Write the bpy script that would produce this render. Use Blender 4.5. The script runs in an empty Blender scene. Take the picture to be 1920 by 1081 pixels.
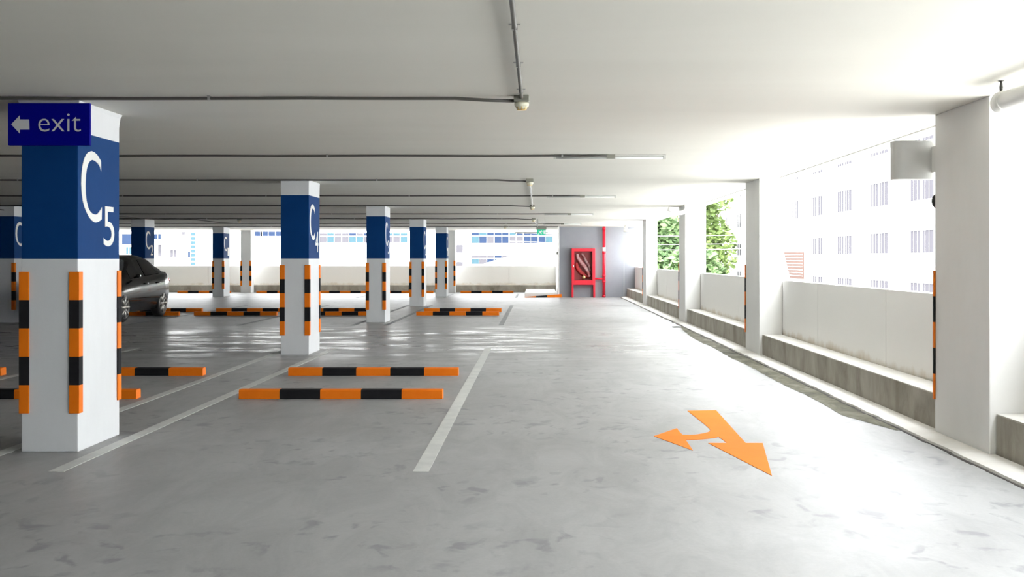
import bpy, bmesh, math, random
from mathutils import Vector, Matrix
random.seed(7)
S = 1.13                     # depth scale: all depths below are (measured depth) * S
F = 1900*S                   # focal length in pixels of the 1920 px frame
EYE = 1.35
CX, CY = 1008.0, 484.0       # vanishing point of the aisle
CEIL = 2.448
col = bpy.context.scene.collection
scn = bpy.context.scene
# ------------------------------------------------------------------ camera, sky, sun, exposure
cam_d = bpy.data.cameras.new('camera'); cam = bpy.data.objects.new('camera', cam_d); col.objects.link(cam)
cam.location = (0, 0, EYE); cam.rotation_euler = (math.pi/2, 0, 0)
cam_d.sensor_width = 36; cam_d.lens = F/1920*36
cam_d.shift_x = (960-CX)/1920; cam_d.shift_y = -(540.5-CY)/1920
cam_d.clip_end = 600; cam_d.clip_start = 0.05
scn.camera = cam
W = bpy.data.worlds.new('sky'); scn.world = W; W.use_nodes = True
bg = W.node_tree.nodes['Background']; bg.inputs[0].default_value = (0.93, 0.965, 1.0, 1); bg.inputs[1].default_value = 12.0
sd = bpy.data.lights.new('sun', 'SUN'); sd.energy = 15.0; sd.angle = math.radians(8); sd.color = (1, 0.97, 0.92)
sun = bpy.data.objects.new('sun', sd); col.objects.link(sun)
sun.rotation_euler = Vector((0.55, 0.6, -0.75)).to_track_quat('-Z', 'Y').to_euler()
scn.view_settings.view_transform = 'Standard'; scn.view_settings.look = 'None'
scn.view_settings.gamma = 1; scn.view_settings.use_curve_mapping = False
scn.view_settings.exposure = 0.0

# ------------------------------------------------------------------ materials
def mat(name, color, rough=0.6, metal=0.0, spec=0.5, **kw):
    m = bpy.data.materials.new(name); m.use_nodes = True
    b = m.node_tree.nodes['Principled BSDF']
    b.inputs['Base Color'].default_value = (*color, 1); b.inputs['Roughness'].default_value = rough
    b.inputs['Metallic'].default_value = metal; b.inputs['Specular IOR Level'].default_value = spec
    for k, v in kw.items(): b.inputs[k.replace('_', ' ')].default_value = v
    return m
def nd(m, t, **kw):
    n = m.node_tree.nodes.new(t)
    for k, v in kw.items():
        if k in n.inputs: n.inputs[k].default_value = v
        else: setattr(n, k, v)
    return n
def lk(m, a, b): m.node_tree.links.new(a, b)
def noise(m, scale=(1, 1, 1), sc=5.0, detail=5, rough=0.6, distortion=0.0):
    tc = nd(m, 'ShaderNodeTexCoord'); mp = nd(m, 'ShaderNodeMapping'); mp.inputs['Scale'].default_value = scale
    lk(m, tc.outputs['Object'], mp.inputs['Vector'])
    n = nd(m, 'ShaderNodeTexNoise'); n.inputs['Scale'].default_value = sc; n.inputs['Detail'].default_value = detail
    n.inputs['Roughness'].default_value = rough; n.inputs['Distortion'].default_value = distortion
    lk(m, mp.outputs[0], n.inputs['Vector']); return n.outputs['Fac']
def ramp(m, fac, stops):
    r = nd(m, 'ShaderNodeValToRGB'); e = r.color_ramp.elements
    while len(e) < len(stops): e.new(0.5)
    for i, (p, c) in enumerate(stops):
        e[i].position = p; e[i].color = (*c, 1) if len(c) == 3 else c
    lk(m, fac, r.inputs[0]); return r.outputs['Color']
def mix(m, a, b, fac, mode='MIX'):
    x = nd(m, 'ShaderNodeMix'); x.data_type = 'RGBA'; x.blend_type = mode
    for i, v in ((6, a), (7, b)):
        if isinstance(v, tuple): x.inputs[i].default_value = (*v, 1)
        else: lk(m, v, x.inputs[i])
    if isinstance(fac, (int, float)): x.inputs[0].default_value = fac
    else: lk(m, fac, x.inputs[0])
    return x.outputs[2]
def bsdf(m): return m.node_tree.nodes['Principled BSDF']
def bump(m, fac, strength=0.2, dist=0.01):
    b = nd(m, 'ShaderNodeBump'); b.inputs['Strength'].default_value = strength; b.inputs['Distance'].default_value = dist
    lk(m, fac, b.inputs['Height']); lk(m, b.outputs[0], bsdf(m).inputs['Normal'])
def g(v): return (v, v, v)
def mottled(name, c1, c2, sc=3, scale=(1, 1, 1), rough=0.7, bstr=0.1, spec=0.3):
    m = mat(name, c1, rough, spec=spec)
    f = noise(m, scale, sc); lk(m, ramp(m, f, [(0.35, c1), (0.65, c2)]), bsdf(m).inputs['Base Color'])
    bump(m, noise(m, scale, sc*12), bstr, 0.004); return m

M = {}
# worn concrete floor: light grey, trowel clouds, dark damp marks, uneven polish
m = M['floor'] = mat('floor_concrete', (0.5, 0.5, 0.5), 0.5, spec=0.35)
c = ramp(m, noise(m, (1, 1, 1), 0.5, 8, 0.65, 0.5), [(0.3, (0.33, 0.33, 0.325)), (0.7, (0.395, 0.40, 0.40))])
c = mix(m, c, ramp(m, noise(m, (1.0, 0.35, 1), 3.0, 7, 0.7, 0.8), [(0.3, g(0.80)), (0.6, g(1.03))]), 0.9, 'MULTIPLY')
spots = ramp(m, noise(m, (1.0, 0.7, 1), 6.5, 4, 0.5, 0.5), [(0.56, g(0)), (0.66, g(1))])
zone = ramp(m, noise(m, (1, 1, 1), 0.7, 3, 0.55), [(0.44, g(0)), (0.56, g(1))])
sp = mix(m, spots, zone, 1.0, 'MULTIPLY')
c = mix(m, c, (0.20, 0.20, 0.21), mix(m, g(0), sp, 0.75))
c = mix(m, c, ramp(m, noise(m, (1, 1, 1), 40, 4, 0.7), [(0.3, g(0.93)), (0.7, g(1.0))]), 1.0, 'MULTIPLY')
lk(m, c, bsdf(m).inputs['Base Color'])
tcf = nd(m, 'ShaderNodeTexCoord'); sxf = nd(m, 'ShaderNodeSeparateXYZ'); lk(m, tcf.outputs['Object'], sxf.inputs[0])
mr = nd(m, 'ShaderNodeMapRange'); mr.inputs[1].default_value = 10; mr.inputs[2].default_value = 50; lk(m, sxf.outputs[1], mr.inputs[0])
lane = ramp(m, mr.outputs[0], [(0.08, g(0)), (0.16, g(1)), (0.28, g(1)), (0.36, g(0.15))])   # tyre-polished cross lane between the bay rows
pol = mix(m, ramp(m, noise(m, (0.45, 1.0, 1), 2.6, 5, 0.6, 0.5), [(0.40, g(1)), (0.58, g(0))]), lane, 1.0, 'MULTIPLY')
lk(m, mix(m, g(0.48), g(0.27), pol), bsdf(m).inputs['Roughness'])
bump(m, noise(m, (1, 0.6, 1), 6, 6), 0.12, 0.01)
m = M['ceiling'] = mat('ceiling_paint', (0.8, 0.8, 0.77), 0.75, spec=0.3)
c = ramp(m, noise(m, (0.35, 1.4, 1), 0.9, 4, 0.5, 0.4), [(0.3, (0.73, 0.715, 0.65)), (0.7, (0.77, 0.755, 0.69))])
lk(m, c, bsdf(m).inputs['Base Color']); bump(m, noise(m, (1, 3, 1), 3, 5), 0.08, 0.01)
M['white'] = mottled('white_wall_paint', (0.87, 0.865, 0.845), (0.83, 0.825, 0.80), 2.0, (1, 1, 0.5), 0.6, 0.12)
M['pillar_white'] = mottled('white_pillar_paint', (0.74, 0.755, 0.765), (0.70, 0.715, 0.725), 2.5, (1, 1, 0.6), 0.55, 0.15)
M['blue'] = mottled('blue_pillar_paint', (0.001, 0.042, 0.165), (0.002, 0.048, 0.185), 2.0, rough=0.7, bstr=0.15, spec=0.12)
M['letter'] = mat('letter_paint', (0.80, 0.80, 0.76), 0.6)
m = M['parapet'] = mat('parapet_paint', (0.8, 0.79, 0.76), 0.7, spec=0.3)
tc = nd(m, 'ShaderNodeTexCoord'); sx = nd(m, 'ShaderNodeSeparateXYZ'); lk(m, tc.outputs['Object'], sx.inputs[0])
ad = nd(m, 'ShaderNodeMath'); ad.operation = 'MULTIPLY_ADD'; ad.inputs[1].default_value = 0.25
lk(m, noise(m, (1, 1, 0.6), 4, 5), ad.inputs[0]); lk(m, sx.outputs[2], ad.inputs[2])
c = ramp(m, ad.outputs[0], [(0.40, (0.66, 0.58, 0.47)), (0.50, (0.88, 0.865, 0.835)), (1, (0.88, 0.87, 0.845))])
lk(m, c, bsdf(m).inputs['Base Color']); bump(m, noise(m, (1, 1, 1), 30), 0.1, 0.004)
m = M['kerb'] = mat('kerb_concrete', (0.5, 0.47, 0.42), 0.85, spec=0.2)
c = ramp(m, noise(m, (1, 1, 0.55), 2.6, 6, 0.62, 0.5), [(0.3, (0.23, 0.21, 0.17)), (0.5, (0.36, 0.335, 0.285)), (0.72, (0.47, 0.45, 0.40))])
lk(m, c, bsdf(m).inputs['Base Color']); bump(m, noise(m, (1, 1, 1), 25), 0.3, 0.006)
M['mortar_lit_top'] = mottled('mortar_and_lit_kerb_top', (0.80, 0.79, 0.76), (0.70, 0.68, 0.64), 3, rough=0.85)  # pale mortar; on kerb tops the lightness is painted-in daylight
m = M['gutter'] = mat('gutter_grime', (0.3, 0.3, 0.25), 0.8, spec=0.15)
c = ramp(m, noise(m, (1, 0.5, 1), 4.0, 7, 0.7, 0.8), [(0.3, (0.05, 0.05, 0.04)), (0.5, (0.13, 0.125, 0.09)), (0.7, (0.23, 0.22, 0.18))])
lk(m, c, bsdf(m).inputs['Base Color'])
M['dark_gap'] = mat('dark_joint', (0.05, 0.045, 0.04), 0.9)
M['rust_gap'] = mottled('joint_sealant', (0.10, 0.075, 0.05), (0.3, 0.26, 0.2), 3)
M['grey_wall'] = mottled('grey_wall_paint', (0.27, 0.28, 0.31), (0.30, 0.31, 0.335), 1.2, rough=0.6)
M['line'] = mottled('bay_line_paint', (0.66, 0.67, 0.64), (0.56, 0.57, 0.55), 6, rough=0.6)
M['line_far'] = mottled('dark_bay_line_paint', (0.24, 0.245, 0.25), (0.30, 0.31, 0.31), 6, rough=0.7)  # darker line colour for the second and far bay rows
M['arrow'] = mottled('orange_road_paint', (0.88, 0.22, 0.015), (0.90, 0.24, 0.02), 5, rough=0.75, spec=0.1)
M['orange'] = mottled('orange_stop_paint', (0.88, 0.19, 0.005), (0.92, 0.22, 0.008), 4, rough=0.55, spec=0.2)
M['black'] = mottled('black_stop_paint', (0.012, 0.012, 0.014), (0.018, 0.018, 0.02), 5, rough=0.7, spec=0.12)
M['conduit'] = mat('conduit_steel', (0.11, 0.105, 0.095), 0.5, 0.3)
M['box_grey'] = mat('junction_box_grey', (0.24, 0.24, 0.20), 0.5, 0.2)
M['flex'] = mat('flexible_steel', (0.5, 0.5, 0.5), 0.35, 0.9)
M['cream'] = mat('cream_plastic', (0.68, 0.66, 0.52), 0.45)
M['batten'] = mat('batten_enamel', (0.55, 0.56, 0.52), 0.4)
M['tube'] = mat('lamp_tube_glass', (0.72, 0.74, 0.72), 0.25)
M['sign_blue'] = mat('sign_blue', (0.0, 0.0, 0.24), 0.7, spec=0.08)
M['sign_grey'] = mat('sign_letter_grey', (0.62, 0.62, 0.64), 0.6)
M['sign_blank'] = mat('sign_back_grey', (0.62, 0.62, 0.60), 0.6)
M['pvc'] = mat('white_pvc', (0.80, 0.79, 0.76), 0.35)
M['red'] = mat('red_enamel', (0.72, 0.008, 0.03), 0.35)
M['hose'] = mottled('hose_canvas', (0.60, 0.42, 0.42), (0.42, 0.10, 0.10), 3, rough=0.8)
M['hose_red'] = mat('hose_red', (0.5, 0.05, 0.05), 0.8)
M['brass'] = mat('brass', (0.85, 0.62, 0.25), 0.3, 0.9)
M['chrome'] = mat('chrome', (0.8, 0.8, 0.8), 0.15, 1.0)
M['paper'] = mat('white_sticker', (0.9, 0.9, 0.9), 0.6)
M['cab_inside'] = mat('cabinet_lining', (0.28, 0.05, 0.05), 0.6)
m = M['glass'] = mat('clear_glass', (1, 1, 1), 0.03); bsdf(m).inputs['Transmission Weight'].default_value = 1.0; bsdf(m).inputs['IOR'].default_value = 1.05
M['green'] = mat('sign_green', (0.02, 0.45, 0.25), 0.4)
b = bsdf(M['green']); b.inputs['Emission Color'].default_value = (0.02, 0.45, 0.25, 1); b.inputs['Emission Strength'].default_value = 0.5
M['dark_metal'] = mat('dark_metal', (0.06, 0.06, 0.055), 0.5, 0.4)
M['car'] = mat('car_paint_graphite', (0.008, 0.0075, 0.009), 0.22, 0.0, 0.3, Coat_Weight=0.35, Coat_Roughness=0.04)
M['car_glass'] = mat('tinted_glass', (0.006, 0.006, 0.008), 0.06)
m = M['screen_glass'] = mat('windscreen_glass', (0.55, 0.62, 0.64), 0.04); bsdf(m).inputs['Transmission Weight'].default_value = 0.7; bsdf(m).inputs['IOR'].default_value = 1.1
M['rubber'] = mat('tyre_rubber', (0.015, 0.015, 0.015), 0.75)
M['alloy'] = mat('alloy_rim', (0.55, 0.53, 0.5), 0.3, 0.8)
M['lamp_red'] = mat('tail_lamp_red', (0.45, 0.01, 0.01), 0.2)
M['facade'] = mottled('facade_render', (0.86, 0.86, 0.86), (0.83, 0.83, 0.83), 0.2, rough=0.8)
M['win_blue'] = mat('window_blue_glass', (0.018, 0.028, 0.055), 0.9, spec=0.0)
M['win_teal'] = mat('window_teal_glass', (0.035, 0.065, 0.08), 0.9, spec=0.0)
M['win_pale'] = mat('window_pale_blind', (0.062, 0.06, 0.068), 0.9, spec=0.0)
M['frame'] = mat('window_frame_white', (0.85, 0.85, 0.85), 0.5)
m = M['louvre'] = mat('terracotta_louvre', (0.058, 0.026, 0.018), 0.8)
m = M['stained'] = mat('weathered_ramp_concrete', (0.6, 0.6, 0.58), 0.9)
c = ramp(m, noise(m, (1, 1, 0.7), 0.7, 7, 0.7), [(0.35, (0.12, 0.115, 0.10)), (0.5, (0.22, 0.215, 0.2)), (0.68, (0.5, 0.5, 0.48))])
lk(m, c, bsdf(m).inputs['Base Color'])
M['ground'] = mottled('yard_concrete', (0.62, 0.61, 0.59), (0.55, 0.55, 0.53), 0.1, rough=0.9)
for i, cc in enumerate([((0.10, 0.155, 0.04), (0.17, 0.24, 0.08)), ((0.06, 0.115, 0.045), (0.11, 0.17, 0.065))]):
    m = M['leaf%d' % i] = mottled('tree_leaves', cc[0], cc[1], 1.2, rough=0.6, bstr=0)
M['bark'] = mottled('tree_bark', (0.12, 0.09, 0.06), (0.2, 0.16, 0.12), 2)
M['wire'] = mat('overhead_wire', (0.4, 0.4, 0.42), 0.5)
M['light_block'] = mottled('light_block_dark', (0.16, 0.16, 0.155), (0.12, 0.12, 0.12), 0.5)  # dark tone soaks up bounce on the added blocking walls

# ------------------------------------------------------------------ helpers
def box(bm, x0, x1, y0, y1, z0, z1, mi=0):
    vs = [bm.verts.new(p) for p in ((x0,y0,z0),(x1,y0,z0),(x1,y1,z0),(x0,y1,z0),(x0,y0,z1),(x1,y0,z1),(x1,y1,z1),(x0,y1,z1))]
    for f in ((3,2,1,0),(4,5,6,7),(0,1,5,4),(1,2,6,5),(2,3,7,6),(3,0,4,7)):
        bm.faces.new([vs[i] for i in f]).material_index = mi
    return vs
def tube(bm, pts, r, n=10, mi=0, caps=True):
    pts = [Vector(p) for p in pts]; rings = []
    for i, p in enumerate(pts):
        d = (pts[min(i+1, len(pts)-1)] - pts[max(i-1, 0)]).normalized()
        a = Vector((0, 0, 1)) if abs(d.z) < 0.9 else Vector((1, 0, 0))
        u = d.cross(a).normalized(); v = d.cross(u).normalized()
        rr = r[i] if isinstance(r, (list, tuple)) else r
        rings.append([bm.verts.new(p + u*math.cos(2*math.pi*k/n)*rr + v*math.sin(2*math.pi*k/n)*rr) for k in range(n)])
    for a, b2 in zip(rings, rings[1:]):
        for k in range(n):
            f = bm.faces.new((a[k], a[(k+1) % n], b2[(k+1) % n], b2[k])); f.material_index = mi; f.smooth = True
    if caps:
        for rg in (rings[0][::-1], rings[-1]): bm.faces.new(rg).material_index = mi
def lathe(bm, prof, axis='z', n=24, c=(0, 0, 0), mi=0):
    rings = []
    for r, h in prof:
        rg = []
        for k in range(n):
            a = 2*math.pi*k/n; q = (r*math.cos(a), r*math.sin(a), h)
            if axis == 'x': q = (q[2], q[0], q[1])
            if axis == 'y': q = (q[0], q[2], q[1])
            rg.append(bm.verts.new((q[0]+c[0], q[1]+c[1], q[2]+c[2])))
        rings.append(rg)
    for a, b2 in zip(rings, rings[1:]):
        for k in range(n):
            f = bm.faces.new((a[k], a[(k+1) % n], b2[(k+1) % n], b2[k])); f.material_index = mi; f.smooth = True
    for rg in (rings[0], rings[-1]): bm.faces.new(rg).material_index = mi
def prism(bm, poly, origin, u, v, w, depth, mi=0):
    """extrude a 2D polygon: point = origin + a*u + b*v, thickness depth along w"""
    o, u, v, w = Vector(origin), Vector(u), Vector(v), Vector(w)
    a = [bm.verts.new(o + u*p[0] + v*p[1]) for p in poly]; b2 = [bm.verts.new(o + u*p[0] + v*p[1] + w*depth) for p in poly]
    bm.faces.new(a[::-1]).material_index = mi; bm.faces.new(b2).material_index = mi
    for i in range(len(poly)):
        j = (i+1) % len(poly); bm.faces.new((a[i], a[j], b2[j], b2[i])).material_index = mi
def fix(bm): bmesh.ops.recalc_face_normals(bm, faces=bm.faces[:])
def obj(name, bm, mats, parent=None, bevel=0, recalc=True, seg=2):
    if recalc: fix(bm)
    me = bpy.data.meshes.new(name); bm.to_mesh(me); bm.free()
    for q in (mats if isinstance(mats, list) else [mats]): me.materials.append(q)
    o = bpy.data.objects.new(name, me); col.objects.link(o)
    if parent: o.parent = parent
    if bevel:
        b2 = o.modifiers.new('bevel', 'BEVEL'); b2.width = bevel; b2.segments = seg; b2.limit_method = 'ANGLE'; b2.angle_limit = math.radians(50)
    return o
def tag(o, label, cat, group=None, kind=None):
    o['label'] = label; o['category'] = cat
    if group: o['group'] = group
    if kind: o['kind'] = kind
    return o
def struct(o): o['kind'] = 'structure'; return o
def thing(name, label, cat, loc=(0, 0, 0), group=None):
    o = bpy.data.objects.new(name, None); col.objects.link(o); o.location = loc; o.empty_display_size = 0.1
    return tag(o, label, cat, group)
def dup(root, loc, label=None):
    r = root.copy(); col.objects.link(r); r.location = loc
    if label: r['label'] = label
    for ch in list(root.children):
        c2 = ch.copy(); col.objects.link(c2); c2.parent = r
        for gc in ch.children:
            d = gc.copy(); col.objects.link(d); d.parent = c2
    return r
def glyphs(text, size, depth=0.004):
    """text -> list of mesh data lying in XY, extruded along Z"""
    cu = bpy.data.curves.new('lettering', 'FONT'); cu.body = text; cu.size = size; cu.extrude = depth/2; cu.resolution_u = 6; cu.offset = -0.012 if text == 'exit' else 0
    t = bpy.data.objects.new('lettering', cu); col.objects.link(t)
    dg = bpy.context.evaluated_depsgraph_get(); me = bpy.data.meshes.new_from_object(t.evaluated_get(dg))
    col.objects.unlink(t); bpy.data.objects.remove(t)
    return me
def place_text(name, text, m, parent, x0, x1, z0, z1, basis, off):
    """fit text to the rectangle; basis maps (a,b,c) to local coordinates"""
    me = glyphs(text, 1.0); xs = [v.co.x for v in me.vertices]; ys = [v.co.y for v in me.vertices]
    ax, bx, ay, by = min(xs), max(xs), min(ys), max(ys)
    for v in me.vertices:
        a = x0 + (v.co.x-ax)/(bx-ax)*(x1-x0); b2 = z0 + (v.co.y-ay)/(by-ay)*(z1-z0); v.co = basis(a, b2, off + v.co.z)
    me.materials.clear(); me.materials.append(m)
    o = bpy.data.objects.new(name, me); col.objects.link(o); o.parent = parent; return o
def fl(px, py):                                   # floor point seen at a photo pixel -> real place on the floor
    y = EYE*F/(py-CY); return ((px-CX)*y/F, y)

# ------------------------------------------------------------------ setting
YF = 40.3*S; XR = 3.09; XP = 3.37; XL = -18.0; YB = -1.3
bm = bmesh.new(); box(bm, XL, 3.52, YB, 40.75*S, -0.3, 0); struct(obj('floor', bm, M['floor']))
bm = bmesh.new(); box(bm, XL, 3.475, YB, 41.0*S, CEIL, CEIL+0.3)
struct(obj('ceiling', bm, M['ceiling']))
bm = bmesh.new(); box(bm, 3.285, 3.475, YB, 41.0*S, CEIL-0.012, CEIL); struct(obj('trim_1', bm, M['white']))
bm = bmesh.new(); box(bm, XL-0.2, XL, YB, 41.0*S, -0.3, CEIL+0.3); struct(obj('light_block_left', bm, M['light_block']))  # unseen wall added to keep the left side dark
bm = bmesh.new(); box(bm, XL, 3.52, YB-0.2, YB, -0.3, CEIL+0.3); struct(obj('light_block_back', bm, M['light_block']))  # unseen dark wall added close behind the camera to cut bounced light

def panels_y(bm, x0, x1, joints, z0, z1):
    for a, b2 in zip(joints, joints[1:]): box(bm, x0, x0+0.04, a+0.004, b2-0.004, z0, z1)
    box(bm, x0+0.03, x1, joints[0], joints[-1], z0, z1-0.003)
js = [YB] + [11.08+2.7*k for k in range(-5, 11)] + [35.1*S]
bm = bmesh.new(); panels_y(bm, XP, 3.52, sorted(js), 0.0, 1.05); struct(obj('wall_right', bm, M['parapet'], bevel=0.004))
# far parapet with joints
bm = bmesh.new(); xs = [XL, -17, -13.2, -9.3, -5.2, -1.14, 0.74]
for a, b2 in zip(xs, xs[1:]): box(bm, a+0.006, b2-0.006, 40.6*S, 40.6*S+0.04, 0, 1.045)
box(bm, XL, 0.74, 40.6*S+0.03, 40.6*S+0.15, 0, 1.042); struct(obj('wall_far', bm, M['parapet']))
# right columns: x 3.05-3.365
RC = [(6.84*S, 7.78*S), (13.94*S, 14.86*S), (20.94*S, 21.86*S), (28.53*S, 29.40*S)]
ends = [YB] + [v for p in RC for v in p] + [35.1*S]
n = 2
for a, b2 in zip(ends[0::2], ends[1::2]):
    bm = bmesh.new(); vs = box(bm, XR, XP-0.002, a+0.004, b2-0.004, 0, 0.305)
    bm.faces.ensure_lookup_table(); bm.faces[1].material_index = 1  # top face gets the brighter colour, daylight painted in
    struct(obj('trim_%d' % n, bm, [M['kerb'], M['mortar_lit_top']], bevel=0.012)); n += 1
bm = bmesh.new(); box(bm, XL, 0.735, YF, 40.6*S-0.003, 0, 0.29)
bm.faces.ensure_lookup_table(); bm.faces[1].material_index = 1  # far kerb top carries the same painted daylight
struct(obj('trim_%d' % n, bm, [M['kerb'], M['mortar_lit_top']], bevel=0.01)); n += 1
# raised mortar ledge along the foot of the kerb
bm = bmesh.new(); yy = YB; rows = []
while yy < 35.1*S:
    rows.append((yy, 2.865+random.uniform(-.012, .012))); yy += 0.22
rows.append((35.09*S, 2.865)); bot = [bm.verts.new((x, y, 0.0)) for y, x in rows]; top = [bm.verts.new((x+0.006, y, 0.018)) for y, x in rows]
ot = [bm.verts.new((XR-0.002, y, 0.03)) for y, x in rows]
for i in range(len(rows)-1):
    bm.faces.new((bot[i], bot[i+1], top[i+1], top[i])); bm.faces.new((top[i], top[i+1], ot[i+1], ot[i]))
struct(obj('trim_%d' % n, bm, M['mortar_lit_top'])); n += 1
bm = bmesh.new(); rr = random.Random(3)
for i in range(len(rows)-1):
    a, b2 = rows[i], rows[i+1]; w1 = 0.012+0.012*rr.random()
    if a[0] > 4: box(bm, a[1]-w1-0.004, a[1]+0.002, a[0], b2[0], -0.01, 0.003)
struct(obj('trim_%d' % n, bm, M['dark_gap'])); n += 1
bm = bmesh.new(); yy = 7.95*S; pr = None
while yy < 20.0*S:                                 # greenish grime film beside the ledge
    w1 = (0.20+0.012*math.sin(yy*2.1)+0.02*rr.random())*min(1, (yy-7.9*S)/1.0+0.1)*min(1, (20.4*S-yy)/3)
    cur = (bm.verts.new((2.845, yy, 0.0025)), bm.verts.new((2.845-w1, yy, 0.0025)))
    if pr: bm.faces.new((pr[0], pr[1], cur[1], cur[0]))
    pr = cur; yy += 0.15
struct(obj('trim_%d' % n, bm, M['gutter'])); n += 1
for y0, xa, xb in ((17.75*S, -11.0, -0.45), (31.8*S, -11, 0.2)):   # construction joints in the slab
    bm = bmesh.new(); p = None; x = xa
    while x <= xb:
        y = y0 + 0.02*math.sin(x*1.3); w = 0.008+0.010*rr.random()
        cur = (bm.verts.new((x, y-w, 0.002)), bm.verts.new((x, y+w, 0.002)))
        if p: bm.faces.new((p[0], cur[0], cur[1], p[1]))
        p = cur; x += 0.25
    struct(obj('trim_%d' % n, bm, M['rust_gap'])); n += 1
# grey stair core at the end of the aisle
YG = 35.1*S
bm = bmesh.new(); box(bm, 0.75, XP+0.16, YG, 41.0*S, 0, CEIL); bm.faces.ensure_lookup_table()
bm.faces[5].material_index = 1; bm.faces[3].material_index = 1
struct(obj('wall_grey', bm, [M['grey_wall'], M['white']]))
bm = bmesh.new(); box(bm, 0.70, 0.75, YG-0.01, YG+0.12, 0, CEIL); struct(obj('trim_%d' % n, bm, M['white'], bevel=0.005)); n += 1
bm = bmesh.new(); box(bm, 2.99, 2.998, YG-0.004, YG, 0, CEIL); struct(obj('trim_%d' % n, bm, M['mortar_lit_top'])); n += 1

# ------------------------------------------------------------------ pillars
def guard(bm, z0=0.27, z1=1.257, cx=0, cy=0, sx=1, sy=1, leg=0.058, t=0.013):
    """L-shaped corner guard round the corner (cx,cy); body of pillar lies towards +sx,+sy"""
    h = (z1-z0)/5
    pts = [(-t, -t), (leg, -t), (leg, -0.001), (-0.001, -0.001), (-0.001, leg), (-t, leg)]
    for k in range(5):
        a = [bm.verts.new((cx+sx*p[0], cy+sy*p[1], z0+k*h)) for p in pts]; b2 = [bm.verts.new((cx+sx*p[0], cy+sy*p[1], z0+(k+1)*h)) for p in pts]
        for i in range(6): bm.faces.new((a[i], a[(i+1) % 6], b2[(i+1) % 6], b2[i])).material_index = k % 2
        if k == 0: bm.faces.new(a[::-1])
        if k == 4: bm.faces.new(b2)
Cpoly = [(752,620),(742,585),(722,560),(703,549),(685,545),(668,558),(655,582),(645,620),(638,670),(635,750),(637,810),(643,862),(655,912),(668,937),(683,952),(705,959),(722,953),(740,928),(757,897),
         (755,990),(740,1004),(722,1015),(705,1018),(685,1008),(664,986),(645,950),(630,915),(617,868),(609,815),(605,740),(607,670),(613,610),(625,555),(638,520),(655,495),(680,480),(700,484),(722,500),(750,540)]
Cpoly = [((x-605)/153.0, (1018-y)/538.0) for x, y in Cpoly]
PW, PD = 0.395, 0.70*S
def pillar(x1, y0, label, num=None, band=True, w=PW, d=PD, corners=((0,0),(1,0),(0,1),(1,1)), z_band=(1.347, 2.235), gleg=0.058, flare=0.0, paint='pillar_white'):
    """x1 = aisle-side face, y0 = near face; local origin at the near aisle-side bottom corner"""
    t = thing('concrete_pillar', label, 'pillar', (x1, y0, 0))
    bm = bmesh.new(); zs = [0, z_band[0], z_band[1], CEIL-0.10, CEIL-0.03, CEIL] if band else [0, CEIL]
    fl_ = [0, 0, 0, 0, flare*0.35, flare] if band else [0, 0]
    rings = [[bm.verts.new(p) for p in ((-w-e, -e, z), (e, -e, z), (e, d+e, z), (-w-e, d+e, z))] for z, e in zip(zs, fl_)]
    for i in range(len(zs)-1):
        for k in range(4):
            f = bm.faces.new((rings[i][k], rings[i][(k+1) % 4], rings[i+1][(k+1) % 4], rings[i+1][k]))
            if band and i == 1: f.material_index = 1
    bm.faces.new(rings[0][::-1]); bm.faces.new(rings[-1])
    obj('shaft', bm, [M[paint], M['blue']], t, bevel=0.006)
    for (i, j) in corners:
        bm = bmesh.new(); guard(bm, cx=0 if i else -w, cy=d if j else 0, sx=-1 if i else 1, sy=-1 if j else 1, leg=gleg)
        obj('corner_guard', bm, [M['orange'], M['black']], t, bevel=0.003)
    if num:
        sy = S
        bm = bmesh.new(); prism(bm, [(a*0.34*sy, b2*0.51) for a, b2 in Cpoly], (0.0, 0.045*sy, 1.61), (0, 1, 0), (0, 0, 1), (1, 0, 0), 0.003)
        obj('letter', bm, M['letter'], t)
        place_text('numeral', num, M['letter'], t, (0.415 if num != '1' else 0.45)*sy, 0.60*sy, 1.44, 1.735, lambda a, b2, c2: Vector((c2, a, b2)), 0.001)
    return t
PY = [7.066*S, 14.2*S, 21.3*S, 28.5*S, 35.7*S]
near = ['white pillar with blue band marked C5, nearest, with the exit sign on it', 'white pillar with blue band marked C4, second of the middle row',
        'blue-banded white pillar third in the middle row, C letter seen at an angle', 'narrow-looking blue-banded pillar fourth in the middle row, behind the double wheel stops',
        'smallest blue-banded pillar of the middle row, fifth, just before the far white pillar']
for k in range(5): pillar(-3.205, PY[k], near[k], str(5-k), corners=((0,0),(1,0),(0,1),(1,1)) if k < 2 else ((0,0),(1,0)), flare=0.02 if k == 0 else 0.004)
pillar(-3.24, 39.75*S, 'plain white pillar without blue band beside the fifth middle-row pillar', band=False, w=0.40, d=0.5, corners=((0,0),(1,0)))
pillar(-11.0, PY[2], 'dim blue-banded pillar at the left edge, partly hidden behind pillar C5', '3', corners=((0,0),(1,0)))
pillar(-11.04, PY[3], 'blue-banded pillar marked C2 standing behind the dark car', '2', corners=((0,0),(1,0)))
pillar(-11.06, PY[4], 'blue-banded pillar marked C1 right of the dark car', '1', corners=((0,0),(1,0)))
pillar(-11.25, 39.75*S, 'plain white pillar without blue band, right of pillar C1 at the far parapet', band=False, w=0.40, d=0.5, corners=((0,0),(1,0)))
rl = ['largest plain white pillar at the right edge of the aisle', 'second plain white pillar along the right parapet, right of the long parapet gap',
      'third plain white pillar along the right parapet, before the bright trees', 'fourth plain white pillar along the right parapet, nearest the grey wall']
for (a, b2), lb in zip(RC, rl):
    t = pillar(3.365, a, lb, band=False, w=0.315, d=b2-a, corners=((0,1),), gleg=0.02, paint='white')

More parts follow.
